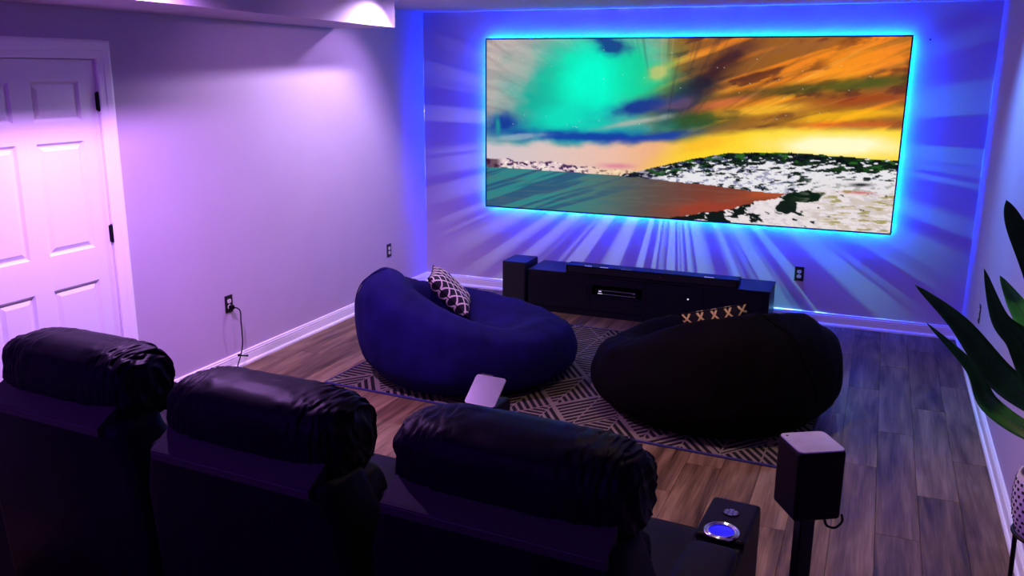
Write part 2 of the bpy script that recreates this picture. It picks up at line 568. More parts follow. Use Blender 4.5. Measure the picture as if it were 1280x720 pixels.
# ------------------------------------------------------------------ door with casing
door = thing('door_1', 'white six panel door with black hinges in the left wall', 'door', (0, (DY0 + DY1) / 2, 0))
del door['category']
struct(door)
dw = DY1 - DY0
dx0, dx1 = -0.042, -0.006                 # slab depth, front face at dx1
oy = -(DY0 + DY1) / 2                     # world y -> local y


def rect_panel_door():
    rows = [(0.155, 0.832), (1.010, 1.578), (1.683, 1.880)]
    cols = [(-4.352, -4.131), (-4.019, -3.732)]
    cols = [(DY0 + 0.105, -4.131), (-4.019, -3.732)]
    return [(c[0], c[1], r[0], r[1]) for r in rows for c in cols]


slab = bmesh.new()
openings = rect_panel_door()
ys = sorted({DY0 + 0.004, DY1 - 0.004, *[v for o in openings for v in o[:2]]})
zs = sorted({0.012, DH - 0.004, *[v for o in openings for v in o[2:]]})
for i in range(len(ys) - 1):
    for j in range(len(zs) - 1):
        cy, cz = (ys[i] + ys[i + 1]) / 2, (zs[j] + zs[j + 1]) / 2
        hole = any(o[0] < cy < o[1] and o[2] < cz < o[3] for o in openings)
        box(dx0, dx1 if not hole else dx1 - 0.022, ys[i] + oy, ys[i + 1] + oy, zs[j], zs[j + 1], bm=slab)
bmesh.ops.remove_doubles(slab, verts=slab.verts[:], dist=1e-5)
link('door_slab', slab, M['door'], door)
for (a, b, c, d) in openings:            # raised panels with a sloped border inside a sunk moulding
    bm = bmesh.new()
    a, b = a + oy, b + oy
    steps = [(0.0, dx1 - 0.0004), (0.012, dx1 - 0.012), (0.017, dx1 - 0.013), (0.040, dx1 - 0.003), (0.043, dx1 - 0.003)]
    rings = []
    for ins, x in steps:
        rings.append([bm.verts.new((x, y, z)) for y, z in ((a + ins, c + ins), (b - ins, c + ins), (b - ins, d - ins), (a + ins, d - ins))])
    for r, s in zip(rings, rings[1:]):
        for k in range(4):
            bm.faces.new((r[k], r[(k + 1) % 4], s[(k + 1) % 4], s[k]))
    bm.faces.new(rings[-1])
    back = [bm.verts.new((dx1 - 0.021, v.co.y, v.co.z)) for v in rings[0]]
    for k in range(4):
        bm.faces.new((rings[0][k], back[k], back[(k + 1) % 4], rings[0][(k + 1) % 4]))
    bm.faces.new(back[::-1])
    bmesh.ops.recalc_face_normals(bm, faces=bm.faces[:])
    link('door_panel', bm, M['door'], door)
for zc in (1.775, 1.068, 0.30):          # butt hinges: barrel with pins and the two leaves
    bm = tube([(0.004, DY1 + oy - 0.002, zc - 0.045), (0.004, DY1 + oy - 0.002, zc + 0.045)], 0.0075, 12)
    tube([(0.004, DY1 + oy - 0.002, zc - 0.052), (0.004, DY1 + oy - 0.002, zc - 0.045)], [0.003, 0.009], 10, bm)
    tube([(0.004, DY1 + oy - 0.002, zc + 0.045), (0.004, DY1 + oy - 0.002, zc + 0.052)], [0.009, 0.003], 10, bm)
    box(-0.007, -0.003, DY1 + oy - 0.012, DY1 + oy - 0.001, zc - 0.045, zc + 0.045, bm=bm)
    link('hinge', bm, M['black_metal'], door)['label'] = 'black butt hinge'
kn = lathe([(0.0, 0.0), (0.030, 0.0), (0.030, 0.006), (0.012, 0.010), (0.011, 0.028), (0.024, 0.036), (0.028, 0.050), (0.022, 0.060), (0, 0.062)], 24)
ko = link('door_knob', kn, M['black_metal'], door, True)
ko.rotation_euler = (0, PI / 2, 0)
ko.location = (dx1, DY0 + oy + 0.06, 0.95)

# casing: moulded boards, mitred
cprof = [(0.0, 0.0), (0.0, 0.010), (0.006, 0.014), (0.040, 0.016), (0.046, 0.019), (0.078, 0.021), (0.086, 0.019), (0.095, 0.015), (0.1, 0.0)]
cas = thing('trim_2', 'white moulded casing around the white door', 'casing')
del cas['category']
struct(cas)
for side in ('left', 'right', 'top'):
    bm = bmesh.new()
    A, B = [], []
    for w, d in cprof:
        if side == 'right':
            A.append((d, DY1 + w + 0.002, 0.0)); B.append((d, DY1 + w + 0.002, DH + w))
        elif side == 'left':
            A.append((d, DY0 - w - 0.002, 0.0)); B.append((d, DY0 - w - 0.002, DH + w))
        else:
            A.append((d, DY0 - w - 0.002, DH + w)); B.append((d, DY1 + w + 0.002, DH + w))
    va, vb = [bm.verts.new(p) for p in A], [bm.verts.new(p) for p in B]
    n = len(va)
    for i in range(n):
        bm.faces.new((va[i], va[(i + 1) % n], vb[(i + 1) % n], vb[i]))
    bm.faces.new(va); bm.faces.new(vb)
    bmesh.ops.recalc_face_normals(bm, faces=bm.faces[:])
    link('casing_board', bm, M['trim'], cas)
# jamb lining of the opening
jb = box(-T, 0, DY1 - 0.0005, DY1 + 0.0005, 0, DH)
box(-T, 0, DY0 - 0.0005, DY0 + 0.0005, 0, DH, bm=jb)
link('jamb', jb, M['trim'], cas)
bm = box(-T - 0.02, -T - 0.002, DY0 - 0.1, DY1 + 0.1, 0, DH + 0.1)
struct(link('trim_3', bm, M['trim']), 'white backing behind the closed door')

# ------------------------------------------------------------------ wall outlets


def outlet(name, label, loc, rz):
    """duplex outlet; local +y points out of the wall."""
    t = thing(name, label, 'outlet', loc, rz, 'duplex outlets on the walls')
    link('cover_plate', box(-0.036, 0.036, 0, 0.006, -0.058, 0.058, 0.003, 2), M['plate_black'], t)
    for s in (-1, 1):
        bm = prism([(0.0165 * math.cos(a) * 1.05, 0.0165 * max(-0.80, min(0.80, math.sin(a))) + s * 0.0195) for a in [2 * PI * k / 24 for k in range(24)]], 'y', 0.004, 0.0085)
        r = link('receptacle', bm, M['socket_white'], t)
        sl = box(-0.0075, -0.0055, 0.0084, 0.0090, s * 0.0195 - 0.001, s * 0.0195 + 0.008)
        box(0.0055, 0.0075, 0.0084, 0.0090, s * 0.0195 - 0.001, s * 0.0195 + 0.008, bm=sl)
        box(-0.0025, 0.0025, 0.0084, 0.0090, s * 0.0195 - 0.009, s * 0.0195 - 0.004, bm=sl)
        link('slots', sl, M['black_plastic'], r)
    link('screw', lathe([(0, 0.0), (0.0035, 0), (0.003, 0.0015), (0, 0.002)], 12), M['silver'], t).matrix_local = Matrix.Translation((0, 0.006, 0)) @ Matrix.Rotation(-PI / 2, 4, 'X')
    return t


outlet('wall_outlet', 'black-edged wall outlet with a dark cord plugged in, beside the white door', (0, -2.740, 0.452), -PI / 2)
outlet('wall_outlet', 'empty wall outlet near the corner, above the peaked bean bag', (0, -0.690, 0.431), -PI / 2)
outlet('wall_outlet', 'black wall outlet below the projection screen, beyond the media console', (3.345, 0, 0.397), PI)
outlet('wall_outlet', 'wall outlet behind the plant leaves on the right wall', (W, -1.037, 0.468), PI / 2)

# cord with plug hanging from the first outlet
cord = thing('power_cord', 'thin dark power cord with a tie hanging from the outlet by the door', 'cord', (0, -2.740, 0.43))
link('plug', box(0.0095, 0.040, -0.014, 0.014, -0.013, 0.015, 0.005, 2), M['black_plastic'], cord)
pts = [(0.040, 0.0, 0.001), (0.058, 0.012, -0.004), (0.066, 0.030, -0.030), (0.062, 0.035, -0.10), (0.060, 0.040, -0.19), (0.060, 0.038, -0.25),
       (0.062, 0.020, -0.305), (0.075, -0.025, -0.355), (0.10, -0.09, -0.40), (0.14, -0.17, -0.422), (0.22, -0.28, -0.4255), (0.34, -0.40, -0.4255)]


def smooth_path(pts, n=6):
    pts = [Vector(p) for p in pts]
    out = []
    for i in range(len(pts) - 1):
        p0, p1, p2, p3 = pts[max(i - 1, 0)], pts[i], pts[i + 1], pts[min(i + 2, len(pts) - 1)]
        for k in range(n):
            t = k / n
            out.append(0.5 * ((2 * p1) + (p2 - p0) * t + (2 * p0 - 5 * p1 + 4 * p2 - p3) * t * t + (3 * p1 - p0 - 3 * p2 + p3) * t ** 3))
    out.append(pts[-1])
    return out


link('cable', tube(smooth_path(pts), 0.0042, 8), M['black_plastic'], cord, True)
tie = tube(smooth_path([(0.056, -0.012, -0.318), (0.066, 0.002, -0.326), (0.078, 0.022, -0.332), (0.084, 0.046, -0.338)]), 0.0045, 8)
lathe([(0, -0.009), (0.008, -0.006), (0.009, 0), (0.008, 0.006), (0, 0.009)], 10, (0.060, -0.006, -0.322), tie)
lathe([(0, -0.007), (0.006, -0.005), (0.007, 0), (0.006, 0.005), (0, 0.007)], 10, (0.084, 0.048, -0.338), tie)
link('cable_tie', tie, M['black_plastic'], cord, True)

# small black fastener in the wall by the screen's upper corner
sc = lathe([(0, 0), (0.007, 0), (0.006, 0.004), (0.0, 0.005)], 12)
so = link('wall_screw', sc, M['black_metal'])
so.matrix_world = Matrix.Translation((4.094, 0, 2.185)) @ Matrix.Rotation(PI / 2, 4, 'X')
so['label'] = 'tiny black screw in the wall beside the screen\'s top corner'
so['category'] = 'screw'

# ------------------------------------------------------------------ projection screen
SX0, SX1, SZ0, SZ1, SD = 0.633, 3.982, 0.768, 2.216, 0.062
scr = thing('projection_screen', 'wide wall screen showing a green aurora over a snowy orange coast', 'screen', (0, 0, 0))
b_ = 0.011
fr = box(SX0, SX1, -SD, -SD + 0.030, SZ1 - b_, SZ1, 0.002)
box(SX0, SX1, -SD, -SD + 0.030, SZ0, SZ0 + b_, 0.002, bm=fr)
box(SX0, SX0 + b_, -SD, -SD + 0.030, SZ0 + b_, SZ1 - b_, 0.002, bm=fr)
box(SX1 - b_, SX1, -SD, -SD + 0.030, SZ0 + b_, SZ1 - b_, 0.002, bm=fr)
link('screen_frame', fr, M['black_metal'], scr)
link('back_panel', box(SX0 + b_, SX1 - b_, -SD + 0.008, -SD + 0.028, SZ0 + b_, SZ1 - b_), M['black_plastic'], scr)
for sx in (1.3, 2.3, 3.3):
    link('wall_bracket', box(sx - 0.03, sx + 0.03, -SD + 0.028, 0, 2.05, 2.12, 0.003), M['black_metal'], scr)

NU, NV = 560, 244
uu, vv = np.meshgrid(np.linspace(0, 1, NU + 1), np.linspace(0, 1, NV + 1))
PX = 607 + uu * (533 - 24 * vv)
PY = (48 - 3 * uu) + vv * ((263 + 26 * uu) - (48 - 3 * uu))
rng = np.random.RandomState(3)


def vnoise(x, y, seed=0, octs=4):
    r = np.random.RandomState(seed)
    tot = np.zeros_like(x); amp = 1.0; norm = 0
    for o in range(octs):
        g = r.rand(64, 64)
        xi, yi = np.floor(x).astype(int), np.floor(y).astype(int)
        fx, fy = x - xi, y - yi
        fx, fy = fx * fx * (3 - 2 * fx), fy * fy * (3 - 2 * fy)
        a, b, c, d = g[yi % 64, xi % 64], g[yi % 64, (xi + 1) % 64], g[(yi + 1) % 64, xi % 64], g[(yi + 1) % 64, (xi + 1) % 64]
        tot += amp * ((a * (1 - fx) + b * fx) * (1 - fy) + (c * (1 - fx) + d * fx) * fy)
        norm += amp; amp *= 0.5; x = x * 2 + 7.3; y = y * 2 + 3.1
    return tot / norm


def sst(x, a, b):
    t = np.clip((x - a) / (b - a), 0, 1)
    return t * t * (3 - 2 * t)


img = np.zeros(PX.shape + (3,))


def paint(mask, rgb):
    global img
    mask = np.clip(mask, 0, 1)[..., None]
    rgb = np.asarray(rgb, float)
    img = img * (1 - mask) + rgb * mask


def blob(cx, cy, rx, ry, rot=0.0, pw=1.0, wob=0.35, seed=1):
    c, s = math.cos(rot), math.sin(rot)
    dx, dy = PX - cx, PY - cy
    a, b = (dx * c + dy * s) / rx, (-dx * s + dy * c) / ry
    d = np.sqrt(a * a + b * b) + wob * (vnoise(PX / 22, PY / 14, seed) - 0.5) * 2
    return np.clip(1.3 * np.exp(-(d ** 2) * 1.4) ** pw, 0, 1)


ang = np.arctan2(PY - 190, PX - 850)
rad = np.hypot(PX - 850, PY - 190)
stk = vnoise(ang * 26 + 40, rad / 160 + 5, 11, 4)                       # fine cloud streaks fanning over the sky
cl = vnoise((PX + PY * 0.8) / 60, (PY - 0.25 * PX) / 13, 12, 5)
# sky, left to right
paint(np.ones_like(PX), (176, 160, 160))
paint(sst(cl, .42, .62) * 0.7, (205, 188, 180))
paint(sst(stk, .55, .75) * 0.35, (130, 110, 112))
PXn = PX + 0.35 * (PY - 100) + 60 * (vnoise(PX / 40, PY / 25, 15, 3) - .5)
paint(sst(PXn, 805, 870), (150, 92, 30))
rt = sst(PXn, 820, 880)
c2 = vnoise((PX * 0.5 + PY) / 34, (PY + 0.33 * PX) / 11, 21, 5)
paint(rt * sst(c2, .45, .62), (232, 128, 24))
paint(rt * sst(c2, .60, .74) * .8, (250, 170, 40))
paint(rt * sst(vnoise((PX - PY) / 50, (PY + 0.35 * PX) / 12, 22, 5), .54, .68) * .85, (92, 44, 26))
paint(blob(885, 118, 60, 26, -0.55, seed=31) * .95, (28, 30, 52))
paint(blob(925, 78, 46, 13, -0.6, seed=32) * .85, (52, 26, 34))
paint(blob(890, 150, 60, 12, -0.2, seed=33) * .9, (34, 66, 24))
paint(blob(1015, 108, 130, 7, -0.12, seed=34) * .75, (58, 62, 20))
paint(blob(1085, 102, 60, 7, -0.10, seed=35) * .7, (66, 88, 28))
paint(blob(1085, 72, 60, 22, -0.2, seed=36) * .8, (250, 146, 20))
paint(blob(1090, 120, 60, 7, -0.1, seed=37) * .65, (160, 60, 20))
paint(blob(930, 125, 50, 6, -0.25, seed=38) * .6, (225, 110, 70))
paint(blob(975, 135, 55, 7, -0.12, seed=39) * .85, (252, 186, 44))
paint(blob(1075, 140, 90, 8, -0.10, seed=40) * .8, (255, 190, 20))
paint(blob(1080, 152, 70, 5, -0.03, seed=41) * .6, (225, 90, 30))
# aurora and the blue-green left half
au = sst(870 - PX, 0, 60) * sst(PX, 640, 700)
paint(blob(735, 165, 150, 22, 0.0, wob=.3, seed=51) * .9, (24, 150, 168))
paint(blob(700, 120, 62, 60, 0, wob=.3, seed=52), (22, 168, 150))
paint(blob(815, 92, 52, 42, -0.3, wob=.3, seed=53), (28, 200, 140))
paint(blob(760, 95, 70, 60, 0.1, wob=.2, seed=54), (12, 220, 170))
paint(blob(755, 105, 42, 55, 0.15, wob=.12, seed=55), (0, 252, 208))
paint(blob(720, 145, 55, 22, -0.2, wob=.2, seed=56) * .9, (8, 222, 190))
paint(blob(662, 75, 28, 30, 0.5, wob=.6, seed=57) * .6, (190, 178, 172))
paint(blob(782, 56, 24, 10, 0.35, wob=.7, seed=58) * .85, (16, 50, 130))
paint(blob(845, 90, 16, 9, -0.5, wob=.5, seed=59) * .85, (200, 196, 110))
paint(blob(830, 131, 55, 10, -0.18, wob=.4, seed=60) * .95, (22, 52, 140))
paint(blob(870, 128, 30, 8, -0.2, wob=.5, seed=61) * .5, (140, 90, 120))
paint(blob(630, 155, 30, 13, 0, wob=.4, seed=62) * .95, (14, 54, 150))
paint(blob(624, 158, 4, 16, -0.1, wob=.1, seed=63) * .75, (30, 170, 150))
paint(blob(740, 170, 120, 8, 0.02, wob=.5, seed=64) * .9, (12, 56, 160))
paint(blob(830, 172, 70, 7, -0.1, wob=.5, seed=65) * .85, (26, 60, 165))
paint(blob(650, 172, 40, 4, -0.08, wob=.5, seed=66) * .8, (150, 176, 190))
paint(blob(810, 152, 50, 4, -0.18, wob=.5, seed=67) * .8, (176, 180, 170))
paint(sst(stk, .64, .80) * sst(PX, 790, 850) * sst(190 - PY, 0, 60) * .22, (40, 26, 50))
paint(sst(1 - stk, .64, .80) * sst(PX, 800, 870) * sst(190 - PY, 0, 60) * .12, (255, 220, 190))
# bright band along the horizon
hz = sst(PY + 10 * (vnoise(PX / 38, PY / 20, 71) - .5) * 2, 170, 186)
left_c = np.stack([np.interp(PX, [607, 700, 780, 840, 900], [206, 222, 236, 240, 250]),
                   np.interp(PX, [607, 700, 780, 840, 900], [196, 196, 190, 178, 200]),
                   np.interp(PX, [607, 700, 780, 840, 900], [204, 190, 170, 130, 80])], -1)
paint(hz * sst(930 - PX, 0, 60), left_c)
yb = sst(PY - 4 * (vnoise(PX / 30, PY / 10, 72) - .5) + 0.10 * (PX - 1000) * (PX < 1000), 151, 162) * sst(PX + 1.2 * (PY - 175), 845, 925)
paint(yb, (255, 214, 40))
paint(blob(1062, 178, 85, 17, 0, wob=.15, seed=73), (255, 252, 205))
paint(blob(905, 178, 35, 9, -0.25, wob=.3, seed=74) * .8, (255, 190, 40))
paint(blob(790, 208, 26, 4, 0.0, wob=.3, seed=75) * .7, (214, 120, 150))
stars = rng.rand(*PX.shape) > .9995
paint(stars * (PY < 165) * .8, (220, 240, 240))
# far mountains
mt_top = 202 + 0.055 * (PX - 607) - 5 * vnoise(PX / 12, PX * 0 + 2, 81, 3) + 3 * sst(PX, 700, 800)
wl_y = np.interp(PX, [607, 700, 800, 870, 1000], [211, 215.5, 221, 226, 233])
mt = sst(PY, mt_top - 1, mt_top + 1) * (PY < wl_y) * sst(835 - PX, 0, 20)
paint(mt, (228, 200, 205))
paint(mt * sst(vnoise(PX / 5, PY / 2.5, 82, 3), .52, .62), (70, 40, 84))
paint(mt * sst(vnoise(PX / 6, PY / 3, 83, 3), .58, .66) * .8, (250, 240, 225))
paint(mt * sst(PX, 720, 790) * .5, (250, 205, 130))
paint(mt * sst(632 - PX, 0, 12) * .7, (50, 20, 40))
# water
wt = PY >= wl_y
wc = np.stack([np.interp(PX, [607, 700, 760, 830, 900, 980], [44, 46, 66, 92, 122, 132]),
               np.interp(PX, [607, 700, 760, 830, 900, 980], [128, 136, 118, 82, 62, 62]),
               np.interp(PX, [607, 700, 760, 830, 900, 980], [132, 136, 116, 76, 48, 40])], -1)
paint(wt, wc)
ws = vnoise((PX * 0.30 + PY * 1.0) / 7.0, (PX - PY) / 160, 91, 3)
paint(wt * sst(ws, .52, .62) * sst(860 - PX, 0, 160) * .75, (40, 74, 116))
paint(wt * sst(vnoise(PX / 30, PY / 2.5, 92, 3), .5, .7) * .25, (120, 110, 100))
paint(wt * blob(905, 262, 60, 12, -.1, wob=.3, seed=93) * .8, (160, 60, 38))
paint(wt * blob(985, 240, 40, 8, -.1, wob=.3, seed=94) * .7, (190, 84, 40))
# snowy headland
hl_t = np.interp(PX, [790, 800, 830, 860, 895, 930, 980, 1030, 1075, 1140], [226, 219, 212, 204, 197, 190, 187.5, 189, 192, 197]) - 2.5 * (vnoise(PX / 7, PX * 0 + 4, 101, 3) - .5)
hl_b = np.interp(PX, [790, 830, 870, 910, 960, 1000, 1030, 1140], [221, 224, 228, 231, 238, 241, 244, 300])
hl = (PY > hl_t) & (PY < hl_b) & (PX > 793)
hn = vnoise(PX / 8 + PY / 9, PY / 2.6, 102, 5)
hn2 = vnoise(PX / 26, PY / 9, 106, 3)
up = sst(hl_t + 26 - PY, 0, 22)
dk = hn + 0.30 * up + 0.25 * (hn2 - .5)
paint(hl, (232, 230, 234))
paint(hl * sst(dk, .58, .66), (150, 150, 160))
paint(hl * sst(dk, .62, .68), (14, 34, 16))
paint(hl * sst(vnoise(PX / 5, PY / 2.2, 107, 4) + .12 * up, .62, .68) * sst(dk, .55, .65), (4, 9, 12))
paint(hl * sst(vnoise(PX / 13, PY / 4, 103, 4), .56, .64) * sst(dk, .60, .68) * up, (40, 96, 28))
paint(hl * sst(vnoise(PX / 6, PY / 3, 104, 4), .58, .68) * sst(1010 - PX, -60, 60) * .6, (88, 88, 140))
paint(hl * sst(PX, 1010, 1050) * sst(PY - hl_t, 24, 32) * .75, (230, 224, 226))
paint(hl * sst(860 - PX, 0, 50) * .55, (22, 18, 50))
paint(hl * (vnoise(PX / 5, PY / 2.5, 108, 3) > .60) * sst(860 - PX, 0, 40) * .6, (220, 215, 230))
# foreground snow bank
fg_t = np.interp(PX, [870, 900, 935, 965, 990, 1005, 1040, 1070, 1140], [274, 268, 262, 252, 247, 239, 234, 234, 240]) - 3 * (vnoise(PX / 6, PX * 0 + 9, 111, 3) - .5)
fg = (PY > fg_t) & (PX > 862)
paint(fg, (232, 222, 224))
fn = vnoise((PX + PY) / 12, (PY - .4 * PX) / 4.5, 112, 5)
dark = sst(fn + .20 * sst(1000 - PX, 0, 90) + .12 * sst(fg_t + 9 - PY, 0, 7) - .10 * sst(PX, 1030, 1060), .66, .72)
paint(fg * sst(vnoise((PX + PY) / 7, (PY - .4 * PX) / 3, 119, 4), .5, .7) * .35, (170, 165, 180))
paint(fg * dark, (12, 24, 16))
paint(sst(blob(1022, 243, 30, 8, -.15, wob=.6, seed=113), .40, .55) * fg, (8, 30, 12))
paint(sst(blob(1005, 255, 15, 10, -.5, wob=.7, seed=114), .42, .55) * fg, (14, 28, 16))
paint(fg * sst(vnoise(PX / 14, PY / 3, 115, 3), .52, .66) * sst(PX, 1000, 1050) * .7, (200, 184, 168))
paint(fg * sst(vnoise(PX / 16, PY / 3, 116, 3), .62, .70) * sst(PX, 1030, 1060) * .8, (150, 140, 70))
paint(blob(1085, 237, 18, 2.5, 0, wob=.3, seed=117) * .6 * fg, (200, 80, 80))
paint(blob(1085, 227, 12, 2.5, 0, wob=.4, seed=118) * .9, (14, 14, 20))

lin = np.where(img / 255 <= 0.04045, img / 255 / 12.92, ((img / 255 + 0.055) / 1.055) ** 2.4)
xs = SX0 + b_ + uu * (SX1 - SX0 - 2 * b_)
zz = SZ1 - b_ - vv * (SZ1 - SZ0 - 2 * b_)
co = np.stack([xs, np.full_like(xs, -SD + 0.006), zz], -1).reshape(-1, 3)
idx = np.arange((NU + 1) * (NV + 1)).reshape(NV + 1, NU + 1)
quads = np.stack([idx[:-1, :-1], idx[1:, :-1], idx[1:, 1:], idx[:-1, 1:]], -1).reshape(-1, 4)
me = bpy.data.meshes.new('picture_surface')
me.vertices.add(len(co)); me.vertices.foreach_set('co', co.ravel())
me.loops.add(quads.size); me.loops.foreach_set('vertex_index', quads.ravel().astype(np.int32))
me.polygons.add(len(quads))
me.polygons.foreach_set('loop_start', np.arange(0, quads.size, 4, dtype=np.int32))
me.update(calc_edges=True)
at = me.color_attributes.new('picture', 'FLOAT_COLOR', 'POINT')
at.data.foreach_set('color', np.concatenate([lin.reshape(-1, 3), np.ones((len(co), 1))], 1).ravel().astype(np.float32))
pm = mat('lit_picture', (0.01, 0.01, 0.01), 0.6, spec=0.1)
nt = pm.node_tree
an = nt.nodes.new('ShaderNodeAttribute'); an.attribute_name = 'picture'
nt.links.new(an.outputs['Color'], nt.nodes['Principled BSDF'].inputs['Emission Color'])
nt.nodes['Principled BSDF'].inputs['Emission Strength'].default_value = 1.0
me.materials.append(pm)
po = bpy.data.objects.new('picture_surface', me)
C.objects.link(po); po.parent = scr

# LED strip behind the screen's four edges, facing outwards over the wall
for (x0, x1, z0, z1) in ((SX0 + .03, SX1 - .03, SZ1 - .022, SZ1 - .018), (SX0 + .03, SX1 - .03, SZ0 + .018, SZ0 + .022),
                         (SX0 + .018, SX0 + .022, SZ0 + .03, SZ1 - .03), (SX1 - .022, SX1 - .018, SZ0 + .03, SZ1 - .03)):
    link('light_strip', box(x0, x1, -0.030, -0.020, z0, z1), M['led_blue'], scr)

for (x0, x1, z0, z1) in ((SX0 + .012, SX1 - .012, SZ1 - .017, SZ1 - .012), (SX0 + .012, SX1 - .012, SZ0 + .012, SZ0 + .017),
                         (SX0 + .012, SX0 + .017, SZ0 + .02, SZ1 - .02), (SX1 - .017, SX1 - .012, SZ0 + .02, SZ1 - .02)):
    link('wall_light_strip', box(x0, x1, -0.0318, -0.0300, z0, z1), M['led_cyan'], scr)

# ------------------------------------------------------------------ media console, subwoofer, soundbar, player
con = thing('media_console', 'long low black media console standing under the screen', 'console', (0, 0, 0))
CX0, CX1, CY0, CY1, CZ = 1.235, 3.188, -0.53, -0.15, 0.352
NX0, NX1, NZ0, NZ1 = 1.80, 2.20, 0.185, 0.265
bm = box(CX0, CX1, CY0 - 0.002, CY1, CZ - 0.018, CZ, 0.003)
top = link('console_top', bm, M['console'], con)
bm = box(CX0 + .004, CX0 + .022, CY0 + .002, CY1 - .002, 0.0, CZ - .018)
link('side_panel', bm, M['console'], con)
bm = box(CX1 - .022, CX1 - .004, CY0 + .002, CY1 - .002, 0.0, CZ - .018)
link('side_panel', bm, M['console'], con)
link('back_panel', box(CX0 + .022, CX1 - .022, CY1 - .012, CY1 - .004, 0.02, CZ - .018), M['console'], con)
link('plinth', box(CX0 + .022, CX1 - .022, CY0 + .012, CY0 + .03, 0.0, 0.05), M['console'], con)
link('shelf', box(CX0 + .022, CX1 - .022, CY0 + .012, CY1 - .012, 0.05, 0.066), M['console'], con)
link('niche_shelf', box(NX0 - .02, NX1 + .02, CY0 + .004, CY1 - .012, NZ0 - .014, NZ0, 0.001), M['console'], con)
for a, b in ((CX0 + .024, NX0 - .021), (NX1 + .021, 2.69), (2.694, CX1 - .024)):
    d = link('door', box(a, b, CY0, CY0 + .016, 0.054, CZ - .021, 0.002), M['console'], con)
    link('pull', box(b - 0.03, b - 0.022, CY0 - .008, CY0, 0.17, 0.25, 0.002), M['black_metal'], d)
link('door', box(NX0 - .019, NX1 + .019, CY0, CY0 + .016, 0.054, NZ0 - .016, 0.002), M['console'], con)
link('door', box(NX0 - .019, NX1 + .019, CY0, CY0 + .016, NZ1 + .004, CZ - .021, 0.002), M['console'], con)
for x in (NX0 - .018, NX1 + .006):
    link('divider', box(x, x + .012, CY0 + .002, CY1 - .012, 0.066, CZ - .018), M['console'], con)
kb = lathe([(0, 0), (0.006, 0), (0.007, 0.006), (0.005, 0.010), (0, 0.011)], 16)
ko = link('round_knob', kb, M['indicator'], con, True)
ko.matrix_local = Matrix.Translation((2.577, CY0, 0.232)) @ Matrix.Rotation(PI / 2, 4, 'X')
ko['label'] = 'small bright white knob'

pl = thing('media_player', 'slim black media player with silver edges in the console niche', 'player', (2.0, -0.42, NZ0))
link('case', box(-0.165, 0.165, -0.10, 0.11, 0.006, 0.05, 0.003), M['black_plastic'], pl)
for z in (0.012, 0.042):
    link('edge_trim', box(-0.155, 0.155, -0.103, -0.099, z, z + .003, 0.0008), M['silver'], pl)
link('indicator_light', box(-0.150, -0.128, -0.103, -0.0995, 0.030, 0.038), M['indicator'], pl)
link('indicator_light', box(-0.156, -0.120, -0.104, -0.0995, 0.013, 0.018), M['indicator'], pl)
link('indicator_light', box(0.135, 0.148, -0.103, -0.0995, 0.035, 0.041), M['silver'], pl)
for sx in (-.13, .13):
    for sy in (-.07, .08):
        link('foot', lathe([(0, 0), (0.012, 0), (0.013, 0.006), (0, 0.006)], 12, (sx, sy, 0)), M['black_plastic'], pl)

sb = thing('soundbar', 'long black soundbar with white badges on the console', 'soundbar', (2.26, -0.46, CZ))
bm = prism([(-0.069, 0.003), (-0.071, 0.060), (-0.067, 0.066), (0.066, 0.066), (0.070, 0.060), (0.068, 0.003)], 'x', -0.69, 0.69)
link('body', bm, M['black_plastic'], sb)
link('front_grille', box(-0.675, 0.675, -0.073, -0.069, 0.008, 0.056, 0.001), M['grille'], sb)
for sx in (-0.5, 0.5):
    link('foot', box(sx - .03, sx + .03, -.05, .05, 0, 0.004), M['black_plastic'], sb)
# badges: broken white dashes, too small to read
bd = bmesh.new()
for a, w in ((-0.535, .012), (-0.517, .006), (-0.507, .014), (-0.488, .010)):
    box(a, a + w, -0.062, -0.050, 0.0655, 0.0668, bm=bd)
link('badge', bd, M['indicator'], sb)
bd = bmesh.new()
for a, w in ((-0.405, .020), (-0.382, .030), (-0.350, .012)):
    box(a, a + w, -0.066, -0.056, 0.0655, 0.0668, bm=bd)
link('badge', bd, M['indicator'], sb)
bd = bmesh.new()
random.seed(5)
a = 0.43
while a < 0.505:
    w = random.uniform(.005, .009)
    box(a, a + w, -0.062, -0.046, 0.0655, 0.0668, bm=bd)
    a += w + .003
link('badge', bd, M['indicator'], sb)
link('badge', box(-0.23, -0.14, -0.069, -0.062, 0.0655, 0.0667), M['silver'], sb)
link('indicator_light', box(0.085, 0.092, -0.0738, -0.071, 0.028, 0.034), M['indicator_red'], sb)

sw = thing('subwoofer', 'tall black subwoofer cube standing beside the console end', 'subwoofer', (1.108, -0.385, 0))
link('cabinet', box(-0.104, 0.104, -0.145, 0.145, 0.012, 0.398, 0.003), M['console'], sw)
link('front_grille', box(-0.096, 0.096, -0.150, -0.1445, 0.03, 0.385, 0.002), M['grille'], sw)
for sx in (-.08, .08):
    for sy in (-.11, .11):
        link('foot', lathe([(0, 0), (0.014, 0), (0.016, 0.0125), (0, 0.0125)], 12, (sx, sy, 0)), M['black_plastic'], sw)

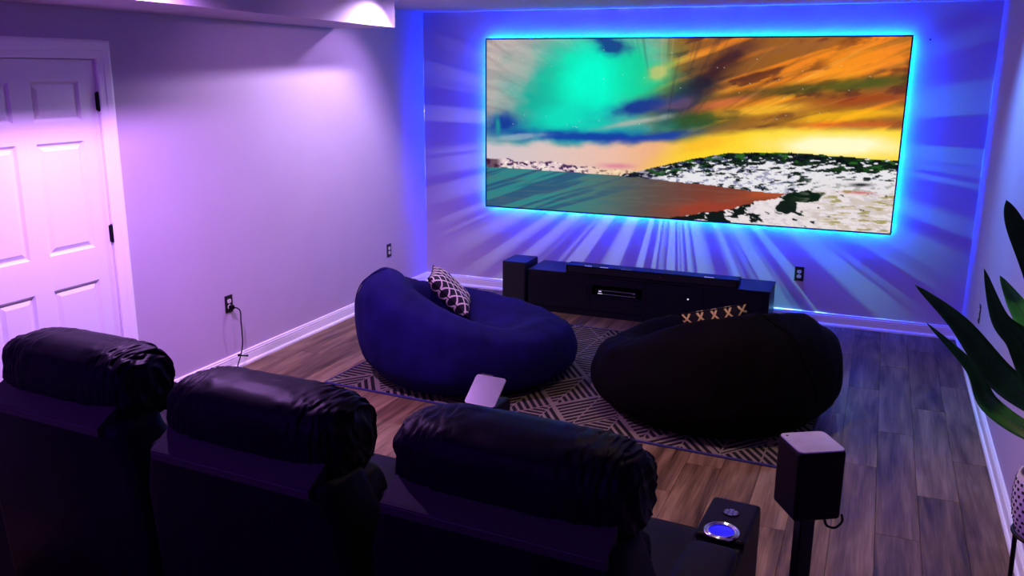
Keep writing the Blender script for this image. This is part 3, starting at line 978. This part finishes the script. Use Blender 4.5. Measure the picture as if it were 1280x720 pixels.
# ------------------------------------------------------------------ rug
RZ = math.radians(-2.6)
rug = thing('area_rug', 'black and cream striped geometric rug under the bean bags', 'rug', (0.707, -2.725, 0), RZ)
RWX, RWY = 2.93, 1.93
link('pile', box(0.012, RWX - .012, 0.012, RWY - .012, 0.0005, 0.011, 0.003), M['rug'], rug)
ed = box(0, RWX, 0, 0.014, 0.0005, 0.012, 0.004)
box(0, RWX, RWY - .014, RWY, 0.0005, 0.012, 0.004, bm=ed)
box(0, 0.014, 0.014, RWY - .014, 0.0005, 0.012, 0.004, bm=ed)
box(RWX - .014, RWX, 0.014, RWY - .014, 0.0005, 0.012, 0.004, bm=ed)
link('binding', ed, M['rug_edge'], rug)['label'] = 'dark blue bound edge'

# ------------------------------------------------------------------ bean bags


def bean_bag(name, label, loc, heights, rx, ry, m, seat_z, seed, rim=0.70, rtab=None):
    """Bowl-shaped lounger: heights = [(angle deg, rim height)] round the bag."""
    t = thing(name, label, 'bean bag', loc, 0, 'bean bag loungers on the rug')
    keys = sorted(heights)
    A = [k[0] for k in keys]
    def per(tab, d):
        a = [k[0] for k in tab]; h = [k[1] for k in tab]
        d = d % 360
        n = len(a)
        for i in range(n):
            a0, a1 = a[i], a[(i + 1) % n] + (360 if i == n - 1 else 0)
            dd = d if d >= a[0] else d + 360
            if a0 <= dd <= a1:
                s = (dd - a0) / (a1 - a0)
                h0, h1, h2, h3 = h[(i - 1) % n], h[i], h[(i + 1) % n], h[(i + 2) % n]
                return 0.5 * (2 * h1 + (h2 - h0) * s + (2 * h0 - 5 * h1 + 4 * h2 - h3) * s * s + (3 * h1 - h0 - 3 * h2 + h3) * s ** 3)
    NT = 120
    cols = []
    for k in range(NT):
        th = 2 * PI * k / NT
        d = math.degrees(th)
        h = per(keys, d)
        rs = per(sorted(rtab), d) if rtab else 1.0
        c, s = math.cos(th), math.sin(th)
        R = rs / math.sqrt((c / rx) ** 2 + (s / ry) ** 2)
        sz = seat_z
        rr = rim
        pr = [(0, 0), (0.45, 0.0), (0.74, 0.004), (0.89, 0.06 * h / .5 + .01), (0.975, 0.26 * h), (1.0, 0.48 * h), (0.975, 0.70 * h), (0.91, 0.88 * h), (rr + .09, 0.975 * h), (rr, h),
              (rr - .13, h - 0.10 * (h - sz) - .012), (rr - .25, sz + 0.42 * (h - sz)), (rr - .37, sz + 0.10 * (h - sz)), (0.18, sz - 0.005), (0, sz)]
        P3 = smooth_path([(a * R, b, 0) for a, b in pr], 5)
        cols.append([(p.x * c, p.x * s, max(p.y, 0)) for p in P3])
    bm = bmesh.new()
    n = len(cols[0])
    bot = bm.verts.new((0, 0, 0)); topv = bm.verts.new((0, 0, seat_z))
    V = [[None] * n for _ in range(NT)]
    for k in range(NT):
        for i in range(1, n - 1):
            p = Vector(cols[k][i])
            w = min(1, p.z / 0.1)
            nn = noise.noise(p * 2.6 + Vector((seed, 0, 0))) * 0.028 + noise.noise(Vector((p.x * 7, p.y * 7, p.z * 5)) + Vector((0, seed, 0))) * 0.011
            out = Vector((p.x, p.y, 0)).normalized() if p.length > .01 else Vector((0, 0, 1))
            fold = 0.013 * abs(noise.noise(Vector((math.atan2(p.y, p.x) * 5, p.z * 2, seed)))) * 2
            p = p + (out * 0.7 + Vector((0, 0, 0.6))) * (nn - fold) * w
            p.z = max(p.z, 0)
            V[k][i] = bm.verts.new(p)
    for k in range(NT):
        q = (k + 1) % NT
        bm.faces.new((bot, V[q][1], V[k][1]))
        for i in range(1, n - 2):
            bm.faces.new((V[k][i], V[q][i], V[q][i + 1], V[k][i + 1]))
        bm.faces.new((V[k][n - 2], V[q][n - 2], topv))
    pts_ = [[tuple(V[k][min(max(i, 1), n - 2)].co) for i in range(n)] for k in range(NT)]
    bmesh.ops.recalc_face_normals(bm, faces=bm.faces[:])
    link('cover', bm, m, t, True)
    return t, pts_


bagL, colsL = bean_bag('bean_bag_chair', 'dark bean bag lounger with a tall peaked back, blue haze painted in', (1.43, -2.12, 0.0115),
                       [(0, .39), (45, .35), (90, .38), (130, .46), (175, .58), (208, .70), (225, .715), (250, .64), (285, .52), (325, .41)], 0.735, 0.72, M['velvet_hazed'], 0.27, 3.0)
bagR, colsR = bean_bag('bean_bag_chair', 'broad black bean bag lounger seen from behind, nearer the plant', (3.05, -2.10, 0.0115),
                       [(0, .58), (40, .48), (90, .38), (135, .40), (180, .365), (225, .47), (265, .645), (300, .695), (335, .67)], 0.73, 0.74, M['velvet_black'], 0.22, 9.0)


def seam(parent, cols, ang0, ang1, i0, i1, m):
    """thin piped seam lying on the cover between two rim angles."""
    n = len(cols)
    pts = []
    for s in range(25):
        f = s / 24
        a = (ang0 + (ang1 - ang0) * f) / 360 * n
        i = i0 + (i1 - i0) * f
        p = cols[int(a) % n][int(round(i))]
        q = 1 + 0.004 / max(0.05, math.hypot(p[0], p[1]))
        pts.append((p[0] * q, p[1] * q, p[2] + 0.003))
    link('seam', tube(smooth_path(pts[::4], 5), 0.004, 6), m, parent, True)


seam(bagL, colsL, 192, 222, 14, 44, M['velvet_hazed'])
seam(bagR, colsR, 330, 300, 22, 48, M['velvet_black'])


def pillow(name, label, loc, rot, w, h, d, m, trim):
    t = thing(name, label, 'cushion', loc, 0, 'throw cushions in the bean bags')
    n_, z_ = Vector(rot[0]).normalized(), Vector(rot[1])          # thin axis, and the way up within the cushion
    z_ = (z_ - n_ * z_.dot(n_)).normalized()
    x_ = n_.cross(z_)
    t.rotation_euler = Matrix(((x_.x, n_.x, z_.x), (x_.y, n_.y, z_.y), (x_.z, n_.z, z_.z))).to_euler()
    bm = bmesh.new()
    N = 28
    F, B = {}, {}
    for i in range(N + 1):
        for j in range(N + 1):
            u, v = -1 + 2 * i / N, -1 + 2 * j / N
            th = d / 2 * (max(0, 1 - u ** 4) * max(0, 1 - v ** 4)) ** 0.6
            px, pz = u * w / 2 * (1 - 0.07 * (1 - v * v)), v * h / 2 * (1 - 0.07 * (1 - u * u))
            edge = i in (0, N) or j in (0, N)
            nz = 0.006 * noise.noise(Vector((px * 9, pz * 9, w)))
            F[i, j] = bm.verts.new((px, -th + nz * (not edge), pz))
            B[i, j] = F[i, j] if edge else bm.verts.new((px, th + nz, pz))
    for i in range(N):
        for j in range(N):
            bm.faces.new((F[i, j], F[i + 1, j], F[i + 1, j + 1], F[i, j + 1]))
            q = (B[i, j], B[i, j + 1], B[i + 1, j + 1], B[i + 1, j])
            if len(set(q)) == 4:
                try:
                    bm.faces.new(q)
                except ValueError:
                    pass
    bmesh.ops.recalc_face_normals(bm, faces=bm.faces[:])
    link('cushion_cover', bm, m, t, True)
    loop = []
    for k in range(4 * 8):
        s = k / 8
        q = int(s); f = -1 + 2 * (s - q)
        u, v = [(f, -1), (1, f), (-f, 1), (-1, -f)][q]
        loop.append((u * w / 2 * (1 - 0.07 * (1 - v * v)), 0, v * h / 2 * (1 - 0.07 * (1 - u * u))))
    loop.append(loop[0])
    link('piping', tube(loop, 0.004, 6), trim, t, True)
    return t


pillow('throw_cushion', 'dark cushion with pale lattice leaning in the peaked bean bag', (1.19, -1.88, 0.465), ((.65, .27, .70), (-.65, -.27, .70)), 0.40, 0.38, 0.13,
       mat_lattice('pale_lattice_print', (0.62, 0.50, 0.48), (0.012, 0.009, 0.020), 0.075, 0.09), M['black_plastic'])
pillow('throw_cushion', 'black cushion with gold lattice behind the black bean bag\'s rim', (3.005, -1.75, 0.380), ((-.25, .90, .35), (-.17, -.30, .94)), 0.42, 0.31, 0.12,
       mat_lattice('gold_lattice_print', (0.75, 0.58, 0.16), (0.010, 0.008, 0.009), 0.085, 0.085), M['black_plastic'])

# ------------------------------------------------------------------ reclining sofa
sofa = thing('recliner_sofa', 'long black leather three seat recliner sofa with cup holder arms, seen from behind', 'sofa', (3.6, -4.5, 0), math.radians(-3.2))


def wrinkle(seed, gain, side):
    def f(p):
        n = noise.noise(Vector((p.x * 16, p.y * 2.2 + p.z * 1.2, seed)))
        fold = -abs(n) ** 0.8
        n2 = noise.noise(Vector((p.x * 5, p.y * 3, p.z * 3 + seed)))
        n3 = noise.noise(Vector((p.x * 34 + p.z * 3, p.y * 4, seed * 2)))
        e = 0.25 + 0.75 * max(0.0, min(1.0, (abs(p.x) - 0.15) / 0.6)) * (1.0 if p.x * side > -0.2 else 0.6)
        return gain * (fold * e * 1.6 + 0.5 * n2 + 0.35 * n3 * e)
    return f


SEATS = [(-0.882, -0.160, -0.008, 11), (-1.722, -1.030, -0.03, 23), (-2.510, -1.860, -0.005, 37)]
for k, (a, b, dz, sd) in enumerate(SEATS):
    c = (a + b) / 2
    # tapered back shell: full width low down, narrower behind the headrest, rounded upright edges
    bm = bmesh.new()
    rows = []
    for z, hw, y0, y1 in ((0.06, .397, -.80, -.58), (.45, .397, -.825, -.60), (.66, .393, -.845, -.62), (.74, .368, -.852, -.635), (.80, .350, -.856, -.65), (.845 + dz, .344, -.856, -.66)):
        ring = []
        r = .05
        for qx, qy, s0 in ((1, 1, 0), (-1, 1, 90), (-1, -1, 180), (1, -1, 270)):
            for st in range(5):
                an_ = math.radians(s0 + st * 22.5)
                cx_, cy_ = c + qx * (hw - r), (y1 - r) if qy > 0 else (y0 + r)
                ring.append(bm.verts.new((cx_ + r * math.cos(an_), cy_ + r * math.sin(an_), z)))
        rows.append(ring)
    for p, q in zip(rows, rows[1:]):
        for i in range(len(p)):
            bm.faces.new((p[i], p[(i + 1) % len(p)], q[(i + 1) % len(p)], q[i]))
    bm.faces.new(rows[0][::-1]); bm.faces.new(rows[-1])
    sh = link('backrest', bm, M['leather'], sofa, True)
    # stitched ledge under the headrest
    ld_ = prism([(-.874, .815 + dz), (-.876, .845 + dz), (-.868, .850 + dz), (-.795, .892 + dz), (-.79, .815 + dz)], 'x', a + .045, b - .045)
    lo = link('back_ledge', ld_, M['leather_lit'], sh)
    link('stitching', tube([(a + .05, -.8765, .840 + dz), (b - .05, -.8765, .840 + dz)], 0.0016, 6), M['thread'], sh)
    # headrest pillow with gathered leather
    hd = superblock(c, -.672, .918 + dz, b - a - .01, .29, .27, 0.42, 0.66, 96, 140, wrinkle(sd, 0.05, 1))
    link('headrest', hd, M['leather'], sofa, True)
    link('headrest_seam', tube([(a + .05 + (b - a - .1) * i / 12, -.655 + .01 * math.sin(i), 1.0485 + dz - .02 * (abs(i - 6) / 6) ** 3) for i in range(13)], 0.003, 6), M['leather_lit'], sofa, True)
    # front cushion of the back, seat, footrest
    link('back_cushion', superblock(c, -.565, .585, b - a - .06, .18, .36, 0.35, 0.5, 40, 24, wrinkle(sd + 2, 0.02, 1)), M['leather'], sofa, True)
    link('seat_cushion', superblock(c, -.27, .40, .795, .62, .19, 0.22, 0.35, 48, 32, wrinkle(sd + 5, 0.012, 1)), M['leather'], sofa, True)
    link('footrest', box(c - .392, c + .392, -.03, .03, .06, .37, 0.02, 3), M['leather'], sofa, True)
link('base', box(-2.51, -.15, -.80, -.03, .03, .30, 0.01), M['leather'], sofa)
for x0, x1 in ((-.148, .004), (-2.664, -2.512)):
    cx = (x0 + x1) / 2
    # arm: side panel, front console block with the cup holder, padded rear top
    arm = link('armrest', prism([(-.80, .03), (.015, .03), (.030, .05), (.030, .585), (.018, .605), (-.24, .605), (-.25, .585), (-.80, .585)], 'x', x0, x1), M['leather'], sofa)
    bv = arm.modifiers.new('bevel', 'BEVEL'); bv.width = 0.012; bv.segments = 3
    link('arm_pad', superblock(cx, -.54, .590, .50, .150, .055, 0.25, 0.35, 32, 24, None), M['leather'], arm, True).matrix_local = \
        Matrix.Translation((cx, -.54, 0)) @ Matrix.Rotation(PI / 2, 4, 'Z') @ Matrix.Translation((-cx, .54, 0))
    # cup holder: chrome double ring around a lit well
    cyc = -.215 + 0.01
    ring = lathe([(.0535, .606), (.0535, .610), (.050, .6125), (.0465, .611), (.0465, .6085), (.043, .6085), (.0425, .6115), (.040, .6125), (.0375, .610), (.0375, .6065), (.0535, .606)], 48, (cx, cyc, 0))
    link('cup_ring', ring, M['chrome'], arm, True)['label'] = 'chrome cup holder ring'
    well = lathe([(.0385, .6068), (.0375, .6066), (0, .6066)], 40, (cx, cyc, 0))
    link('cup_well', well, M['cup_glow'], arm, True)['label'] = 'blue lit cup holder well'
    # round control: chrome disc cut in segments
    cyk = -.075
    kn = bmesh.new()
    for sgm in range(6):
        a0, a1 = 2 * PI * sgm / 6 + .1, 2 * PI * (sgm + 1) / 6 - .1
        out = [(cx + .022 * math.cos(t_), cyk + .022 * math.sin(t_)) for t_ in [a0 + (a1 - a0) * q / 5 for q in range(6)]]
        inn = [(cx + .009 * math.cos(t_), cyk + .009 * math.sin(t_)) for t_ in [a1 + (a0 - a1) * q / 5 for q in range(6)]]
        pb = prism(out + inn, 'z', .6045, .6085)
        me2 = bpy.data.meshes.new('t'); pb.to_mesh(me2); pb.free(); kn.from_mesh(me2); bpy.data.meshes.remove(me2)
    lathe([(0, .6045), (.007, .6045), (.007, .609), (.005, .610), (0, .610)], 16, (cx, cyk, 0), kn)
    co_ = link('control_buttons', kn, M['chrome'], arm)
    co_['label'] = 'round chrome recline control'
    link('control_bezel', lathe([(.0225, .6045), (.0225, .609), (.0255, .609), (.0265, .6045)], 32, (cx, cyk, 0)), M['black_plastic'], arm)

# ------------------------------------------------------------------ speakers on stands


def stand_speaker(name_label, stand_label, x, y, ztop, w, d, h, rz, tilt, cable):
    st = thing('speaker_stand', stand_label, 'speaker stand', (x, y, 0), rz, 'speaker stands')
    zb = ztop - h
    link('foot_plate', box(-.13, .13, -.13, .13, 0.001, .014, .004), M['black_metal'], st)
    link('pole', box(-.022, .022, -.022, .022, .014, zb - .008, .004), M['black_metal'], st)
    link('top_plate', box(-.05, .05, -.05, .05, zb - .008, zb - .0005, .002), M['black_metal'], st)
    if cable:
        link('cable', tube(smooth_path([(.03, -.052, zb - .004), (.035, -.060, zb - .02), (.06, -.06, zb - .028), (.085, -.05, zb - .016), (.090, -.035, zb - .003)]), .0035, 8), M['black_plastic'], st, True)
    sp = thing('surround_speaker', name_label, 'speaker', (x, y, zb), rz, 'surround speakers')
    link('cabinet', box(-w / 2, w / 2, -d / 2, d / 2, 0, h, .010, 3), M['black_plastic'], sp)
    link('front_grille', box(-w / 2 + .01, w / 2 - .01, d / 2 - .001, d / 2 + .004, .012, h - .014, .003), M['grille'], sp)
    if tilt:
        # flat grey lid plate hinged up along the rear edge
        pb = prism([(-w / 2 + .004, -.004), (w / 2 - .004, -.004), (w / 2 - .004, d * 1.0), (-w / 2 + .004, d * 1.0)], 'z', 0, .006)
        bmesh.ops.bevel(pb, geom=[e for e in pb.edges if abs(e.verts[0].co.z - e.verts[1].co.z) > .003], offset=.014, segments=4, affect='EDGES', profile=0.5)
        tp = link('top_plate', pb, M['speaker_plate'], sp)
        tp.matrix_local = Matrix.Translation((0, -d / 2, h + .001)) @ Matrix.Rotation(tilt, 4, 'X')
        tp['label'] = 'raised satin grey plate'
        link('plate_support', prism([(-d / 2 + .03, h - .002), (d / 2 - .02, h - .002), (d / 2 - .02, h + (d - .02) * math.tan(tilt) * .97), (-d / 2 + .03, h + .03 * math.tan(tilt) * .9)], 'x', -w / 2 + .02, 0.0), M['black_plastic'], sp)
    else:
        pb = prism([(-w / 2 + .002, -d / 2 + .002), (w / 2 - .002, -d / 2 + .002), (w / 2 - .002, d / 2 - .002), (-w / 2 + .002, d / 2 - .002)], 'z', h - .001, h + .0025)
        bmesh.ops.bevel(pb, geom=[e for e in pb.edges if abs(e.verts[0].co.z - e.verts[1].co.z) > .002], offset=.016, segments=4, affect='EDGES', profile=0.5)
        tp = link('top_plate', pb, M['speaker_top'], sp)
        tp['label'] = 'satin grey top'
        link('screw', lathe([(0, h + .0025), (.004, h + .0025), (.003, h + .0035), (0, h + .0035)], 10, (-w / 2 + .018, d / 2 - .02, 0)), M['black_metal'], sp)
    return sp


stand_speaker('black speaker with a flat pale grey top beside the sofa arm', 'slim black speaker stand beside the sofa arm', 3.749, -4.733, .95, .137, .137, .205, math.radians(31), 0, True)
stand_speaker('black speaker with a tilted grey plate, between sofa and peaked bean bag', 'black stand under the speaker between sofa and peaked bean bag', 2.335, -3.79, .52, .158, .15, .20, math.radians(-4), math.radians(38), False)

# ------------------------------------------------------------------ potted plant
plant = thing('potted_plant', 'tall potted plant with long pointed dark green leaves by the right wall', 'plant', (4.412, -4.40, 0))
link('planter', lathe([(0, .60), (.060, .60), (.090, .64), (.106, .70), (.110, .76), (.106, .80), (.101, .82), (.094, .82), (.094, .80), (.099, .76), (0, .76)], 40), M['pot'], plant, True)
dots = bmesh.new()
for r in range(9):
    z = .655 + r * .018
    rad = np.interp(z, [.64, .70, .76, .80, .82], [.090, .106, .110, .106, .101]) + .0005
    for k in range(30):
        t_ = 2 * PI * (k + .5 * (r % 2)) / 30
        box(-.004, .004, -.001, .001, -.004, .004, bm=dots)
        dots.verts.ensure_lookup_table()
        for v in dots.verts[-8:]:
            v.co = Matrix.Translation((rad * math.cos(t_), rad * math.sin(t_), z)) @ Matrix.Rotation(t_ + PI / 2, 4, 'Z') @ v.co
dt = link('weave_dots', dots, M['pot_dot'], plant)
dt['kind'] = 'stuff'
link('soil', lathe([(0, .772), (.06, .776), (.0975, .768), (.0975, .762), (0, .762)], 24), M['soil'], plant, True)
sr = tube([(0.095 * math.cos(2 * PI * k / 24), 0.095 * math.sin(2 * PI * k / 24), .635) for k in range(25)], .006, 8)
link('stand_ring', sr, M['black_metal'], plant, True)
for k in range(3):
    t_ = 2 * PI * k / 3 + .4
    link('stand_leg', tube([(.095 * math.cos(t_), .095 * math.sin(t_), .70), (.097 * math.cos(t_), .097 * math.sin(t_), .62), (.075 * math.cos(t_), .075 * math.sin(t_), .0)], .007, 8), M['black_metal'], plant, True)
link('cane', tube([(0, 0, .76), (.004, -.003, .86), (0, 0, .97)], [.020, .018, .014], 12), M['stem'], plant, True)

PLO = Vector((4.412, -4.40, 0))


def leaf(pts, wmax, m, up=(0, 0, 1), fold=0.18, peak=0.45):
    """strap leaf along world points (base to tip), V-folded along a midrib, with thickness."""
    path = smooth_path([Vector(p) - PLO for p in pts], 8)
    n = len(path)
    bm = bmesh.new()
    A, B = [], []
    upv_ = Vector(up)
    prof_ = lambda f: (0.35 + 0.65 * math.sin(min(1, f / peak) * PI / 2)) if f < peak else max(0.0, 1 - ((f - peak) / (1 - peak)) ** 1.7)
    mid = []
    for i, p in enumerate(path):
        t = (path[min(i + 1, n - 1)] - path[max(i - 1, 0)]).normalized()
        sd = t.cross(upv_).normalized()
        nn = sd.cross(t).normalized()
        w = wmax / 2 * max(.01, prof_(i / (n - 1)))
        ra, rb = [], []
        for q in range(7):
            s = -1 + q / 3
            off = sd * (w * s) + nn * (fold * w * abs(s) + 0.05 * w * math.sin(i * .7 + s * 3) * abs(s))
            ra.append(bm.verts.new(p + off + nn * .0009))
            rb.append(bm.verts.new(p + off - nn * .0009))
        A.append(ra); B.append(rb)
        mid.append(p + nn * .001)
    for i in range(n - 1):
        for q in range(6):
            bm.faces.new((A[i][q], A[i][q + 1], A[i + 1][q + 1], A[i + 1][q]))
            bm.faces.new((B[i][q], B[i + 1][q], B[i + 1][q + 1], B[i][q + 1]))
        for e in (0, 6):
            bm.faces.new((A[i][e], A[i + 1][e], B[i + 1][e], B[i][e]))
    for i in (0, n - 1):
        for q in range(6):
            bm.faces.new((A[i][q], B[i][q], B[i][q + 1], A[i][q + 1]))
    bmesh.ops.recalc_face_normals(bm, faces=bm.faces[:])
    o = link('leaf', bm, m, plant, True)
    link('midrib', tube(mid[:-2], [max(.0006, .0025 * (1 - i / n)) for i in range(n - 2)], 6), M['leaf_rib'], o, True)
    return o


V3 = (-0.35, -0.75, 0.6)
crown = (4.412, -4.40, .96)
leaf([crown, (4.33, -4.36, 1.02), (4.237, -4.30, 1.075), (4.116, -4.25, 1.208), (3.985, -4.20, 1.306)], .085, M['leaf'], V3)
leaf([(4.412, -4.40, .93), (4.345, -4.30, .905), (4.24, -4.18, .94), (4.178, -4.15, 1.043), (4.035, -4.10, 1.164)], .060, M['leaf'], V3)
leaf([crown, (4.345, -4.48, 1.16), (4.275, -4.50, 1.40), (4.19, -4.52, 1.565), (4.163, -4.52, 1.625)], .07, M['leaf'], V3)
leaf([crown, (4.33, -4.36, 1.07), (4.275, -4.34, 1.19), (4.214, -4.32, 1.255), (4.158, -4.30, 1.395)], .075, M['leaf'], V3)
leaf([crown, (4.36, -4.30, 1.10), (4.318, -4.20, 1.20), (4.27, -4.12, 1.27), (4.226, -4.10, 1.338)], .07, M['leaf_light'], V3)
leaf([crown, (4.43, -4.50, 1.2), (4.44, -4.62, 1.38), (4.42, -4.72, 1.44)], .075, M['leaf'], (0, -.3, 1))
leaf([crown, (4.47, -4.34, 1.2), (4.49, -4.22, 1.40), (4.48, -4.08, 1.5)], .075, M['leaf_light'], (0, .3, 1))
leaf([crown, (4.38, -4.52, 1.08), (4.33, -4.66, 1.12), (4.30, -4.80, 1.04)], .075, M['leaf'], (0, -.3, 1))
leaf([crown, (4.46, -4.28, 1.08), (4.48, -4.12, 1.10), (4.47, -3.98, 1.0)], .075, M['leaf'], (0, .3, 1))
